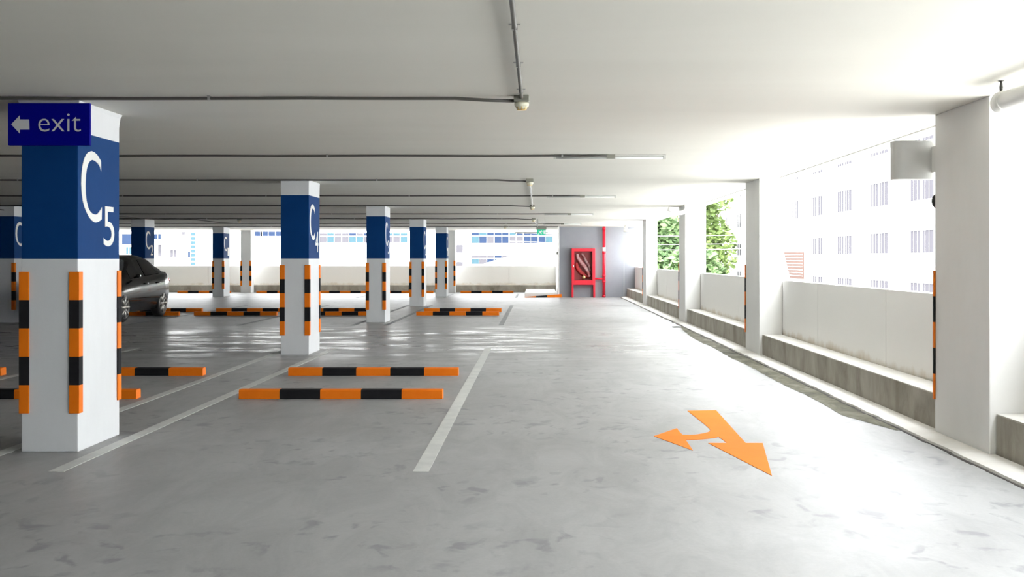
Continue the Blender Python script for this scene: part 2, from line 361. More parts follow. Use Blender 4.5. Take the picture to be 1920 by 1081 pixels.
# ------------------------------------------------------------------ floor markings
def line(x, y0, y1, label, mm='line', w=0.10):
    bm = bmesh.new(); box(bm, x-w/2, x+w/2, y0, y1, -0.001, 0.002)
    tag(obj('bay_line', bm, M[mm]), label, 'painted line', 'painted bay lines')
lx = [(-0.74, 'beside the aisle'), (-3.05, 'along the aisle side of the middle pillars'), (-3.72, 'along the car side of the middle pillars'), (-6.02, 'two bays left of the aisle'), (-8.35, 'three bays left of the aisle'), (-10.7, 'before the left pillar row')]
for x, d in lx: line(x, 6.42*S, 15.2*S, 'painted grey-white bay line %s, nearest bay row' % d)
for x, d in lx: line(x, 20.4*S, 29.1*S, 'dark grey painted bay line %s, second bay row' % d, 'line_far')
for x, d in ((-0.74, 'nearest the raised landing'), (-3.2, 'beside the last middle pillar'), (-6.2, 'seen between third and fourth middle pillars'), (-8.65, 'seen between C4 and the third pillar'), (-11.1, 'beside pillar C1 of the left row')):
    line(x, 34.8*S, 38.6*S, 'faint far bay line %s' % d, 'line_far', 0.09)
ar = [(590,270),(880,265),(1180,597),(1352,597),(1445,928),(800,597),(990,597),(945,562),(905,535),(880,540),(840,546),(790,553),(740,558),(690,561),(650,562),(570,562),(645,672),(248,527),(482,447),(510,485),(540,513),(580,515),(620,515),(660,513),(700,508),(740,501),(770,494),(795,487),(810,480),(822,467),(810,450),(760,405)]
bm = bmesh.new(); pts = [fl(1180+x/5.406, 720+y/5.406) for x, y in ar]
prism(bm, pts, (0, 0, -0.001), (1, 0, 0), (0, 1, 0), (0, 0, 1), 0.004)
bmesh.ops.triangulate(bm, faces=bm.faces[:]); tag(obj('lane_arrow', bm, M['arrow']), 'orange painted lane arrow on the floor pointing ahead with a left branch', 'arrow')
def wheel_stop(x0, y, label, w=1.955, group='orange and black wheel stops'):
    bm = bmesh.new(); h, d = 0.088, 0.13; n_ = 5
    for k in range(n_):
        a, b2 = w*k/n_, w*(k+1)/n_
        pr = [(0, 0), (d, 0), (d, h-0.012), (d-0.012, h), (0.012, h), (0, h-0.012)]
        A = [bm.verts.new((a, p[0], p[1])) for p in pr]; B = [bm.verts.new((b2, p[0], p[1])) for p in pr]
        for i in range(6): bm.faces.new((A[i], A[(i+1) % 6], B[(i+1) % 6], B[i])).material_index = k % 2
        if k == 0: bm.faces.new(A[::-1])
        if k == n_-1: bm.faces.new(B)
    bmesh.ops.remove_doubles(bm, verts=bm.verts[:], dist=0.0005)
    o = obj('wheel_stop', bm, [M['orange'], M['black']]); o.location = (x0, y, 0.0005)
    return tag(o, label, 'wheel stop', group)
wn = ['in the bay beside the aisle', 'behind pillar C5', 'at the left edge']
X0 = [-2.87, -5.81, -8.13, -10.45]
for k in range(3):
    wheel_stop(X0[k], 9.73*S, 'orange and black wheel stop %s, nearer of the nearest pair' % wn[k])
    wheel_stop(X0[k], 11.66*S, 'orange and black wheel stop %s, farther of the nearest pair' % wn[k])
wn2 = ['beside the aisle', 'right of pillar C4', 'left of pillar C4', 'under the dark car']
for k in range(4):
    wheel_stop(X0[k], 23.97*S, 'orange and black wheel stop %s, nearer of the middle pair' % wn2[k])
    wheel_stop(X0[k], 25.62*S, 'orange and black wheel stop %s, farther of the middle pair' % wn2[k])
for x, d in ((-2.99, 'right of the last middle pillar'), (-6.1, 'between third and fifth pillars'), (-8.49, 'between C4 and third pillars'), (-10.91, 'left of pillar C4'), (-13.97, 'left of the left-row pillar C1')):
    wheel_stop(x, 39.3*S, 'small orange and black wheel stop at the far parapet, %s' % d, w=2.05)
# low white landing with a painted edge left of the grey wall
t = thing('raised_landing', 'low white landing with orange and black edge left of the grey wall', 'landing', (-0.45, YG-0.06, 0))
bm = bmesh.new(); box(bm, 0, 1.12, 0.06, 4.9*S, 0, 0.14); obj('slab', bm, M['white'], t, bevel=0.01)
bm = bmesh.new()
for k, (a, b2) in enumerate(((0.0, 0.39), (0.39, 0.78), (0.78, 1.28))):
    za, zb = 0.015+0.10*a/1.28, 0.015+0.10*b2/1.28
    A = [bm.verts.new(p) for p in ((a, -0.08, 0), (a, 0.05, 0), (a, 0.05, za), (a, -0.08, za))]; B = [bm.verts.new(p) for p in ((b2, -0.08, 0), (b2, 0.05, 0), (b2, 0.05, zb), (b2, -0.08, zb))]
    for i in range(4): bm.faces.new((A[i], A[(i+1) % 4], B[(i+1) % 4], B[i])).material_index = k % 2
    if k == 0: bm.faces.new(A)
    if k == 2: bm.faces.new(B)
obj('painted_edge', bm, [M['orange'], M['black']], t)
for x, y, lb in ((2.72, 19.85*S, 'small round dark floor drain beside the third right pillar'), (2.95, 33.3*S, 'small round dark floor drain near the grey wall')):
    bm = bmesh.new(); lathe(bm, [(0.001, 0.0), (0.09, 0.0), (0.09, 0.012), (0.07, 0.014), (0.06, 0.008), (0.001, 0.008)], n=20)
    for k in range(5): box(bm, -0.055, 0.055, -0.045+k*0.022, -0.038+k*0.022, 0.008, 0.014)
    o = tag(obj('floor_drain', bm, M['dark_metal']), lb, 'drain'); o.location = (x, y, 0.003)

# ------------------------------------------------------------------ ceiling services
ZC = CEIL-0.017
def conduit(x0, x1, y, label, clips=1.6, r=0.0115, dipend=True):
    t = thing('conduit', label, 'conduit', (0, y, CEIL), 'grey conduits across the ceiling')
    bm = bmesh.new(); pts = []; x = x0
    while x < x1-0.45:
        pts.append((x, 0, -0.017+0.002*math.sin(x*3))); x += 0.6
    pts += [(x1-0.4, 0, -0.017), (x1-0.2, 0, -0.017-0.012 if dipend else -0.017), (x1, 0, -0.017-0.018 if dipend else -0.017)]
    tube(bm, pts, r, 8); obj('pipe', bm, M['conduit'], t)
    x = x0+0.7
    while x < x1-0.3:
        bm = bmesh.new(); box(bm, x-0.009, x+0.009, -0.026, 0.026, -0.005, -0.001); box(bm, x-0.009, x+0.009, -0.014, 0.014, -0.028, -0.003)
        obj('clip', bm, M['flex'], t); x += clips*1.55
    return t
def jbox(x, y, label, dome=True):
    t = thing('heat_detector' if dome else 'junction_box', label, 'detector' if dome else 'junction box', (x, y, CEIL), 'ceiling detectors' if dome else 'conduit boxes')
    bm = bmesh.new(); box(bm, -0.052, 0.052, -0.05, 0.05, -0.045, 0); obj('mounting_box', bm, M['box_grey'], t, bevel=0.006)
    if dome:
        bm = bmesh.new(); lathe(bm, [(0.001, -0.045), (0.048, -0.045), (0.050, -0.060), (0.046, -0.074), (0.034, -0.078), (0.034, -0.088), (0.026, -0.092), (0.001, -0.092)], n=24)
        obj('sensor_head', bm, M['cream'], t)
        bm = bmesh.new()
        for k in range(8):
            a = k*math.pi/4; tube(bm, [(0.036*math.cos(a), 0.036*math.sin(a), -0.076), (0.030*math.cos(a), 0.030*math.sin(a), -0.094)], 0.003, 5)
        lathe(bm, [(0.001, -0.094), (0.031, -0.094), (0.031, -0.098), (0.001, -0.098)], n=16)
        obj('cage', bm, M['brass'], t)
    return t
def batten(y, label):
    t = thing('batten_light', label, 'ceiling light', (0.17, y, CEIL), 'thin tube lights on the ceiling')
    bm = bmesh.new(); box(bm, 0, 1.19, -0.03, 0.03, -0.022, 0); obj('housing', bm, M['batten'], t, bevel=0.003)
    bm = bmesh.new(); tube(bm, [(0.02, 0, -0.034), (1.17, 0, -0.034)], 0.011, 10); obj('lamp_tube', bm, M['tube'], t)
    for x in (0.0, 1.165):
        bm = bmesh.new(); box(bm, x, x+0.025, -0.014, 0.014, -0.048, -0.015); obj('tube_holder', bm, M['batten'], t)
    bm = bmesh.new(); box(bm, 0.56, 0.65, -0.045, -0.031, -0.045, 0); obj('connection_box', bm, M['box_grey'], t)
ords = ['nearest', 'second', 'third', 'fourth', 'fifth', 'sixth', 'seventh', 'eighth', 'ninth']
runs = [(6.85, 0), (10.75, 1), (14.0, 0), (17.6, 1), (20.8, 0), (24.7, 1), (27.7, 0), (31.6, 1), (34.4, 2)]
di = 0
for k, (y, kind) in enumerate(runs):
    x1 = -0.16 if kind == 0 else (0.73 if kind == 1 else 0.7)
    conduit(-17.8, x1, y*S if kind != 1 else y*S-0.062, '%s grey conduit running across the ceiling from the left, counted from the front' % ords[k], clips=1.6 if k < 4 else 2.6, dipend=kind == 0)
    if kind == 0: jbox(-0.108, y*S, 'round caged detector on a grey box at the end of the %s ceiling conduit' % ords[k])
    if kind == 1: batten(y*S, 'thin tube light on the ceiling over the aisle at the end of the %s conduit' % ords[k])
jbox(-1.1, 34.4*S-0.075, 'tiny detector on the farthest ceiling conduit near the grey wall')
def along(y0, y1, x, label, mm, clipy=()):
    t = thing('conduit', label, 'conduit', (x, 0, CEIL))
    bm = bmesh.new(); pts = []; n_ = max(4, int((y1-y0)/0.4))
    for i in range(n_+1):
        y = y0+(y1-y0)*i/n_; pts.append((0.004*math.sin(i*1.7) if mm == 'flex' else 0, y, -0.019))
    tube(bm, pts, 0.0115, 8); obj('pipe', bm, M[mm], t)
    for y in clipy:
        bm = bmesh.new(); box(bm, -0.028, 0.028, y-0.01, y+0.01, -0.005, -0.001); box(bm, -0.014, 0.014, y-0.01, y+0.01, -0.029, -0.003); obj('clip', bm, M['flex'], t)
along(-1.25, 6.85*S-0.05, -0.108, 'grey conduit running along the ceiling from the nearest detector towards the camera', 'conduit', [4.75*S, 5.68*S, 6.57*S, 3.5*S, 2.0*S])
along(14.0*S+0.05, 20.8*S-0.05, -0.108, 'silver flexible conduit along the ceiling between two detectors', 'flex')
# left bays: conduit that starts at a head, dangling cable
conduit(-12.6, -4.4, 20.6*S+0.3, 'short dark conduit crossing the ceiling above the car bays', clips=2.6, dipend=False)
jbox(-8.3, 28.2*S, 'small dark detector on the ceiling between the left pillars')
bm = bmesh.new(); pts = []
for i in range(25):
    u = i/24; pts.append((-11.4+3.2*u, (20.8+9*u)*S, CEIL-0.06-0.05*abs(math.sin(u*9))))
tube(bm, pts, 0.012, 6); tag(obj('hanging_cable', bm, M['conduit']), 'loose dark cable drooping along the ceiling above the left bays', 'cable')
# hanging green exit sign
t = thing('emergency_exit_sign', 'small green lit running-man exit sign hanging from the ceiling near the grey wall', 'exit sign', (0.105, 28.3*S, 2.03))
bm = bmesh.new(); box(bm, -0.14, 0.14, -0.035, 0.035, 0.12, 0.19); obj('housing', bm, M['box_grey'], t, bevel=0.005)
bm = bmesh.new(); box(bm, -0.125, 0.125, -0.012, 0.012, -0.02, 0.12); obj('light_panel', bm, M['green'], t, bevel=0.003)
bm = bmesh.new()
prism(bm, [(-0.10, 0.0), (-0.07, 0.0), (-0.045, 0.035), (-0.02, 0.01), (0.0, -0.005), (0.015, 0.005), (-0.01, 0.04), (0.0, 0.06), (0.03, 0.055), (0.03, 0.068), (-0.005, 0.08), (-0.04, 0.082), (-0.07, 0.055), (-0.06, 0.048), (-0.035, 0.062), (-0.06, 0.03)], (0, -0.0125, 0), (1, 0, 0), (0, 0, 1), (0, -1, 0), 0.002)
lathe(bm, [(0.001, -0.0145), (0.012, -0.0145), (0.012, -0.0125), (0.001, -0.0125)], 'y', 12, (0.0, 0, 0.098))
box(bm, 0.06, 0.11, -0.0145, -0.0125, 0.0, 0.10); obj('pictogram', bm, M['paper'], t)
bm = bmesh.new(); tube(bm, [(-0.21, -0.3, CEIL-2.03-0.05), (-0.20, -0.15, CEIL-2.03-0.09), (-0.13, -0.05, 0.26), (-0.10, 0, 0.19)], 0.011, 8); obj('flexible_cable', bm, M['flex'], t)
for x in (-0.1, 0.1):
    bm = bmesh.new(); tube(bm, [(x, 0, 0.19), (x, 0, CEIL-2.03)], 0.005, 6); obj('hanger_rod', bm, M['flex'], t)
# white housing under the far ceiling
t = thing('batten_light', 'white boxed tube light under the far ceiling left of the green exit sign', 'ceiling light', (-0.86, 38.0*S, CEIL))
bm = bmesh.new(); box(bm, 0, 1.25, -0.05, 0.05, -0.17, -0.10); obj('housing', bm, M['white'], t, bevel=0.01)
for x in (0.15, 1.1):
    bm = bmesh.new(); tube(bm, [(x, 0, -0.11), (x, 0, 0)], 0.006, 6); obj('hanger_rod', bm, M['flex'], t)
# white drain pipes under the ceiling on the right
def elbow(pts_in, r, name, m, parent):
    bm = bmesh.new(); tube(bm, pts_in, r, 20); return obj(name, bm, m, parent)
t = thing('drain_pipe', 'thick white drain pipe hanging under the ceiling at the top right corner', 'pipe', (2.89, 6.45*S, 2.322))
pp = [(0, -6.5, 0)] + [(0, -0.16, 0)] + [(0.16-0.16*math.cos(a), -0.16+0.16*math.sin(a), 0) for a in [math.radians(q) for q in (15, 30, 45, 60, 75, 90)]] + [(0.75, 0, 0)]
elbow(pp, 0.060, 'pipe', M['pvc'], t)
bm = bmesh.new(); tube(bm, [(0, -0.24, 0), (0, -0.15, 0)], 0.067, 20); obj('collar', bm, M['pvc'], t)
for y in (-0.20, -2.4, -4.6):
    bm = bmesh.new(); tube(bm, [(-0.02, y, 0.055), (-0.02, y, 0.085), (-0.02, y, 0.126)], [0.009, 0.012, 0.005], 8); lathe(bm, [(0.001, 0.118), (0.022, 0.126), (0.001, 0.126)], n=12, c=(-0.02, y, 0)); obj('hanger', bm, M['dark_metal'], t)
t = thing('drain_pipe', 'curved white trap pipe under the ceiling beside the third right pillar', 'pipe', (2.80, 20.6*S, CEIL))
pp = [(0.23, 0, 0), (0.23, 0, -0.08)] + [(0.07+0.16*math.cos(a), 0, -0.08-0.10*math.sin(a)) for a in [math.radians(q) for q in (20, 45, 70, 95, 120, 150)]] + [(-0.15, 0, -0.09)]
elbow(pp, 0.042, 'pipe', M['pvc'], t)
bm = bmesh.new(); lathe(bm, [(0.001, 0), (0.07, 0), (0.06, -0.03), (0.001, -0.03)], n=16, c=(0.23, 0, 0)); obj('flange', bm, M['pvc'], t)
t = thing('drain_pipe', 'white pipe with box end under the ceiling in front of the grey wall', 'pipe', (2.93, 33.6*S, CEIL))
bm = bmesh.new(); tube(bm, [(0.0, 0, 0), (0.0, 0, -0.20)], 0.05, 16); tube(bm, [(-0.08, 0, -0.18), (0.55, 0, -0.18)], 0.05, 16); obj('pipe', bm, M['pvc'], t)
for y, lb in ((22.2*S, 'white downpipe outside the parapet behind the third right pillar'), (36.6*S*0.97, 'white downpipe outside the parapet at the corner of the grey wall')):
    bm = bmesh.new(); box(bm, 3.55, 3.68, y-0.07, y+0.07, -7, 3.2); tag(obj('downpipe', bm, M['pvc'], bevel=0.02), lb, 'pipe')

# ------------------------------------------------------------------ signs
ys = 7.066*S-0.045
t = thing('exit_sign', 'dark blue exit sign with grey left arrow fixed to pillar C5', 'sign', (-3.673, ys, 2.133))
bm = bmesh.new(); box(bm, 0, 0.567, 0, 0.028, 0, 0.293); obj('board', bm, M['sign_blue'], t, bevel=0.002)
def sg(x, y): return ((x-42)/616*0.567, (450-y)/322*0.293)
bm = bmesh.new(); prism(bm, [sg(*p) for p in ((68,290),(132,222),(134,253),(203,253),(205,330),(134,330),(132,360))], (0, -0.0005, 0), (1, 0, 0), (0, 0, 1), (0, -1, 0), 0.002); obj('arrow', bm, M['sign_grey'], t)
a, b2 = sg(273, 345), sg(592, 208)
place_text('word', 'exit', M['sign_grey'], t, a[0], b2[0], a[1], b2[1], lambda p, q, r: Vector((p, -r, q)), 0.001)
for x in (0.14, 0.43):
    bm = bmesh.new(); box(bm, x-0.02, x+0.02, 0.026, 0.044, 0.10, 0.20); obj('bracket', bm, M['dark_metal'], t)
t = thing('projecting_sign', 'blank grey back of a square sign projecting from the nearest right pillar', 'sign', (2.775, 7.87*S, 1.965))
bm = bmesh.new(); rc = [(0.06-0.06*math.cos(math.radians(q)), 0.06-0.06*math.sin(math.radians(q))) for q in range(0, 91, 10)]
prism(bm, [(0.31, 0.12), (0.0, 0.12)]+rc+[(0.31, 0.0)], (0, 0, 0), (1, 0, 0), (0, 1, 0), (0, 0, 1), 0.30); obj('board', bm, M['sign_blank'], t)
bm = bmesh.new(); box(bm, 0.285, 0.36, -0.101, 0.06, 0.05, 0.25); obj('bracket', bm, M['white'], t)
t = thing('round_fitting', 'round dark fitting peeking out behind the nearest right pillar', 'alarm bell', (3.10, 7.78*S, 1.79))
bm = bmesh.new(); lathe(bm, [(0.001, 0.0), (0.07, 0.0), (0.07, 0.02), (0.055, 0.045), (0.03, 0.06), (0.001, 0.062)], 'y', 24); obj('rounded_cap', bm, M['dark_metal'], t)  # small dark rounded fitting, exact kind not known

# ------------------------------------------------------------------ fire cabinet and riser
t = thing('fire_hose_cabinet', 'red fire hose cabinet with glass door standing against the grey wall', 'fire cabinet', (1.172, YG-0.27, 0))
cw, z0, z1, dd = 0.81, 0.436, 1.69, 0.26
bm = bmesh.new(); th = 0.03
box(bm, 0, th, 0.03, dd, z0, z1); box(bm, cw-th, cw, 0.03, dd, z0, z1); box(bm, th, cw-th, 0.03, dd, z0, z0+th); box(bm, th, cw-th, 0.03, dd, z1-th, z1); box(bm, th, cw-th, dd-0.02, dd, z0+th, z1-th)
obj('casing', bm, [M['red']], t)
bm = bmesh.new(); box(bm, th, cw-th, dd-0.03, dd-0.021, z0+th, z1-th); obj('lining', bm, M['cab_inside'], t)
fx, ft, fb = 0.10, 0.10, 0.16
bm = bmesh.new(); box(bm, 0, fx, 0, 0.03, z0, z1); box(bm, cw-fx, cw, 0, 0.03, z0, z1); box(bm, fx, cw-fx, 0, 0.03, z1-ft, z1); box(bm, fx, cw-fx, 0, 0.03, z0, z0+fb)
dr = obj('door', bm, M['red'], t, bevel=0.008)
bm = bmesh.new(); box(bm, fx, cw-fx, 0.012, 0.018, z0+fb, z1-ft); obj('glass_pane', bm, M['glass'], dr)
bm = bmesh.new(); box(bm, 0.05, 0.075, -0.02, 0.0, 1.05, 1.12); obj('handle', bm, M['chrome'], dr, bevel=0.004)
bm = bmesh.new(); box(bm, fx-0.012, fx, -0.004, 0.004, z0+fb, z1-ft); box(bm, cw-fx, cw-fx+0.012, -0.004, 0.004, z0+fb, z1-ft); obj('gasket', bm, M['cab_inside'], dr)
for x in (0.0, cw-0.065):
    bm = bmesh.new(); box(bm, x, x+0.065, 0.01, 0.075, 0, z0); obj('leg', bm, M['red'], t, bevel=0.004)
    bm = bmesh.new(); box(bm, x, x+0.065, dd-0.075, dd-0.01, 0, z0); obj('leg', bm, M['red'], t, bevel=0.004)
def ribbon(path, w, mname, name, y):
    bm = bmesh.new(); A = []
    for i, (x, z) in enumerate(path):
        a = path[max(i-1, 0)]; b2 = path[min(i+1, len(path)-1)]; d = Vector((b2[0]-a[0], b2[1]-a[1])).normalized(); nx, nz = -d.y, d.x
        ww = w*(1-0.3*abs(2*i/(len(path)-1)-1))
        yy_ = y+0.03*math.sin(i*0.7)
        A.append([bm.verts.new((x+nx*ww/2*s, yy_+e, z+nz*ww/2*s)) for s, e in ((-1, 0), (0, -0.03), (1, 0), (0, 0.03))])
    for p, q in zip(A, A[1:]):
        for k in range(4):
            f = bm.faces.new((p[k], p[(k+1) % 4], q[(k+1) % 4], q[k])); f.smooth = True
    bm.faces.new(A[0]); bm.faces.new(A[-1][::-1]); return obj(name, bm, M[mname], t)
ribbon([(0.18, 1.50), (0.22, 1.35), (0.33, 1.20), (0.46, 1.05), (0.56, 0.88), (0.62, 0.72)], 0.15, 'hose', 'hose', 0.12)
ribbon([(0.34, 1.52), (0.42, 1.42), (0.50, 1.25), (0.60, 1.10), (0.64, 0.92)], 0.09, 'hose', 'hose', 0.16)
ribbon([(0.16, 1.20), (0.20, 1.02), (0.32, 0.86), (0.48, 0.76), (0.62, 0.70)], 0.16, 'hose_red', 'hose', 0.17)
bm = bmesh.new(); lathe(bm, [(0.001, 0.03), (0.06, 0.03), (0.06, 0.06), (0.03, 0.07), (0.03, 0.12), (0.001, 0.12)], 'y', 16, (0.42, 0.02, 0.69))
tube(bm, [(0.42, 0.06, 0.62), (0.42, 0.06, 0.78)], 0.02, 8); obj('valve', bm, M['brass'], t)
t = thing('fire_riser_pipe', 'tall red fire water pipe running floor to ceiling right of the cabinet', 'pipe', (2.29, YG-0.14, 0))
bm = bmesh.new(); tube(bm, [(0, 0, 0), (0, 0, CEIL)], 0.053, 20); obj('pipe', bm, M['red'], t)
bm = bmesh.new(); tube(bm, [(-0.308, 0, 0.647), (-0.05, 0, 0.647)], 0.028, 12); obj('branch', bm, M['red'], t)
for z in (0.05, 0.55, 0.75, 1.55, 2.38):
    bm = bmesh.new(); tube(bm, [(0, 0, z-0.03), (0, 0, z+0.03)], 0.062, 20); obj('coupling', bm, M['red'], t)
bm = bmesh.new(); tube(bm, [(0, 0, 1.60), (0, 0, 1.73)], 0.0545, 20); obj('sticker', bm, M['paper'], t)
bm = bmesh.new(); box(bm, -0.03, 0.03, 0.05, 0.139, 2.05, 2.09); obj('wall_clamp', bm, M['red'], t)
bm = bmesh.new(); lathe(bm, [(0.001, 0), (0.05, 0), (0.05, -0.04), (0.03, -0.055), (0.001, -0.056)], 'x', 16); o = tag(obj('call_point', bm, M['box_grey']), 'small round grey fitting on the left corner of the grey wall', 'fitting'); o.location = (0.699, YG+0.05, 1.53)

# ------------------------------------------------------------------ car
def interp(tab, s):
    for (a, va), (b2, vb) in zip(tab, tab[1:]):
        if s <= b2:
            u = (s-a)/(b2-a) if b2 > a else 0; return va+(vb-va)*u
    return tab[-1][1]
LEN = 4.45
ztop = [(0, .50), (.06, .66), (.25, .75), (.6, .84), (1.0, .91), (1.25, .96), (1.6, 1.15), (1.95, 1.33), (2.2, 1.40), (2.6, 1.44), (3.0, 1.42), (3.3, 1.36), (3.7, 1.20), (3.95, 1.08), (4.2, 1.05), (4.38, 1.02), (4.43, .85), (LEN, .70)]
zbelt = [(0, .48), (.06, .60), (.25, .68), (.6, .76), (1.0, .83), (1.4, .87), (2.2, .91), (3.0, .95), (3.6, .985), (4.0, .99), (4.2, .985), (4.38, .95), (4.43, .80), (LEN, .65)]
wbody = [(0, .52), (.06, .66), (.25, .77), (.6, .85), (1.0, .875), (1.6, .88), (3.2, .885), (3.7, .88), (4.1, .83), (4.35, .74), (4.43, .66), (LEN, .60)]
wroof = [(0, .40), (.25, .62), (.6, .70), (1.0, .74), (1.25, .745), (1.6, .68), (1.95, .60), (2.3, .57), (3.0, .565), (3.4, .58), (3.7, .60), (3.95, .68), (4.2, .70), (4.38, .62), (LEN, .45)]
zbot = [(0, .28), (.25, .20), (.6, .17), (3.9, .18), (4.3, .26), (LEN, .36)]
def sect(s):
    zt, zb, w, wr, z0_ = interp(ztop, s), interp(zbelt, s), interp(wbody, s), interp(wroof, s), interp(zbot, s)
    zr = zb + max(0.012, (zt-zb)*0.86) if zt-zb > 0.1 else zb + (zt-zb)*0.6
    return [(0, z0_), (w*.80, z0_), (w*.95, z0_+.04), (w*1.0, z0_+(zb-z0_)*.45), (w*1.0, z0_+(zb-z0_)*.72), (w*.965, zb-.015), (w*.90, zb+.012), (wr+0.005, zr), (wr*.80, zt-0.012), (0, zt)]
car = thing('parked_car', 'dark graphite saloon car parked nose-out behind pillar C5', 'car', (-9.60, 20.49*S, 0))
bm = bmesh.new(); st = sorted(set([i*LEN/44 for i in range(45)]+[a for a, _ in ztop])); rings = []
for s in st:
    h = sect(s); ring = [(x, s, z) for x, z in h] + [(-x, s, z) for x, z in h[-2:0:-1]]; rings.append([bm.verts.new(p) for p in ring])
for a, b2 in zip(rings, rings[1:]):
    for k in range(len(a)):
        f = bm.faces.new((a[k], a[(k+1) % len(a)], b2[(k+1) % len(a)], b2[k])); f.smooth = True
bm.faces.new(rings[0]); bm.faces.new(rings[-1][::-1])
body = obj('body', bm, [M['car']], car)
WB0, WBL, WR_ = 1.06, 2.47, 0.315
bm = bmesh.new()
for s in (WB0, WB0+WBL):
    for sd_ in (-1, 1):
        lathe(bm, [(WR_+0.055, sd_*0.60), (WR_+0.055, sd_*1.1)], 'x', 32, (0, s, WR_+0.005))
cut = obj('cutter', bm, [M['rubber']])
bo = body.modifiers.new('arches', 'BOOLEAN'); bo.operation = 'DIFFERENCE'; bo.object = cut; bo.solver = 'EXACT'
dg = bpy.context.evaluated_depsgraph_get(); nm = bpy.data.meshes.new_from_object(body.evaluated_get(dg)); body.modifiers.clear(); body.data = nm
bpy.data.objects.remove(cut)
def side_pt(s, u, sd_, off=0.006):
    h = sect(s); a, b2 = h[6], h[7]; return (sd_*(a[0]+(b2[0]-a[0])*u+off), s, a[1]+(b2[1]-a[1])*u+off*0.3)
def win(name, s0, s1, top, sd_, m):
    """side window: lower edge at u=.06, upper follows 'top' function of s"""
    bm = bmesh.new(); A = []
    for i in range(15):
        s = s0+(s1-s0)*i/14; A.append([bm.verts.new(side_pt(s, u, sd_)) for u in [0.06+(top(s)-0.06)*q/4 for q in range(5)]])
    for p, q in zip(A, A[1:]):
        for k in range(4): bm.faces.new((p[k], p[k+1], q[k+1], q[k])).smooth = True
    return obj(name, bm, m, car)
for sd_ in (-1, 1):
    win('front_side_window', 1.62, 2.48, lambda s: 0.90, sd_, M['car_glass'])
    win('rear_side_window', 2.55, 3.55, lambda s: 0.90 if s < 3.3 else 0.90-(s-3.3)*1.3, sd_, M['car_glass'])
def screen(name, s0, s1, m):
    bm = bmesh.new(); A = []
    for i in range(9):
        s = s0+(s1-s0)*i/8; h = sect(s); e, c_, ce = h[7], h[8], h[9]
        row = [(-e[0]*.93, e[1]), (-c_[0], c_[1]), (0, ce[1]), (c_[0], c_[1]), (e[0]*.93, e[1])]
        A.append([bm.verts.new((x, s-0.006 if s < 2.5 else s+0.006, z+0.010)) for x, z in row])
    for p, q in zip(A, A[1:]):
        for k in range(4): bm.faces.new((p[k], p[k+1], q[k+1], q[k])).smooth = True
    obj(name, bm, m, car)
screen('windscreen', 1.30, 1.95, M['screen_glass']); screen('rear_window', 3.40, 3.88, M['car_glass'])
def wheel_mesh():
    bm = bmesh.new(); lathe(bm, [(0.20, -0.10), (0.27, -0.105), (0.30, -0.09), (WR_, -0.07), (WR_, 0.07), (0.30, 0.09), (0.27, 0.105), (0.20, 0.10)], 'x', 36)
    return bm
def rim_mesh():
    bm = bmesh.new(); lathe(bm, [(0.001, 0.02), (0.20, 0.02), (0.22, 0.09), (0.242, 0.108), (0.242, 0.095), (0.225, 0.0), (0.001, 0.0)], 'x', 36)
    for k in range(8):
        a = 2*math.pi*k/8; ca, sa = math.cos(a), math.sin(a)
        tube(bm, [(0.085, ca*0.04, sa*0.04), (0.10, ca*0.12, sa*0.12), (0.098, ca*0.225, sa*0.225)], [0.028, 0.026, 0.034], 6)
    lathe(bm, [(0.001, 0.11), (0.03, 0.11), (0.045, 0.08), (0.001, 0.08)], 'x', 16); return bm
for s in (WB0, WB0+WBL):
    for sd_ in (-1, 1):
        w_ = obj('wheel', wheel_mesh(), M['rubber'], car); w_.location = (sd_*0.77, s, WR_); w_.rotation_euler = (0, 0, 0 if sd_ > 0 else math.pi)
        obj('rim', rim_mesh(), M['alloy'], w_)
for sd_ in (-1, 1):
    bm = bmesh.new(); lathe(bm, [(0.001, -0.07), (0.04, -0.065), (0.045, -0.03), (0.04, 0.03), (0.001, 0.05)], 'y', 16, (sd_*0.95, 1.68, 0.97)); tube(bm, [(sd_*0.84, 1.7, 0.93), (sd_*0.96, 1.69, 0.96)], 0.02, 8); obj('door_mirror', bm, M['car'], car)
    for s in (2.35, 3.15):
        bm = bmesh.new(); x = interp(wbody, s); tube(bm, [(sd_*(x-0.01), s-0.09, 0.80), (sd_*(x+0.022), s-0.07, 0.80), (sd_*(x+0.022), s+0.07, 0.80), (sd_*(x-0.01), s+0.09, 0.80)], 0.013, 8); obj('door_handle', bm, M['car'], car)
    bm = bmesh.new(); lathe(bm, [(0.001, -0.10), (0.09, -0.06), (0.10, 0.05), (0.001, 0.14)], 'y', 16, (sd_*0.66, 0.22, 0.62)); obj('headlamp', bm, M['alloy'], car)
    bm = bmesh.new(); lathe(bm, [(0.001, -0.10), (0.08, -0.04), (0.08, 0.04), (0.001, 0.07)], 'y', 16, (sd_*0.68, 4.33, 0.83)); obj('tail_lamp', bm, M['lamp_red'], car)
bm = bmesh.new(); box(bm, -0.26, 0.26, -0.012, 0.02, 0.36, 0.47); obj('grille', bm, M['rubber'], car, bevel=0.01)
bm = bmesh.new(); box(bm, -0.62, 0.62, 0.7, 3.8, 0.2, 0.5); obj('underbody', bm, M['rubber'], car)

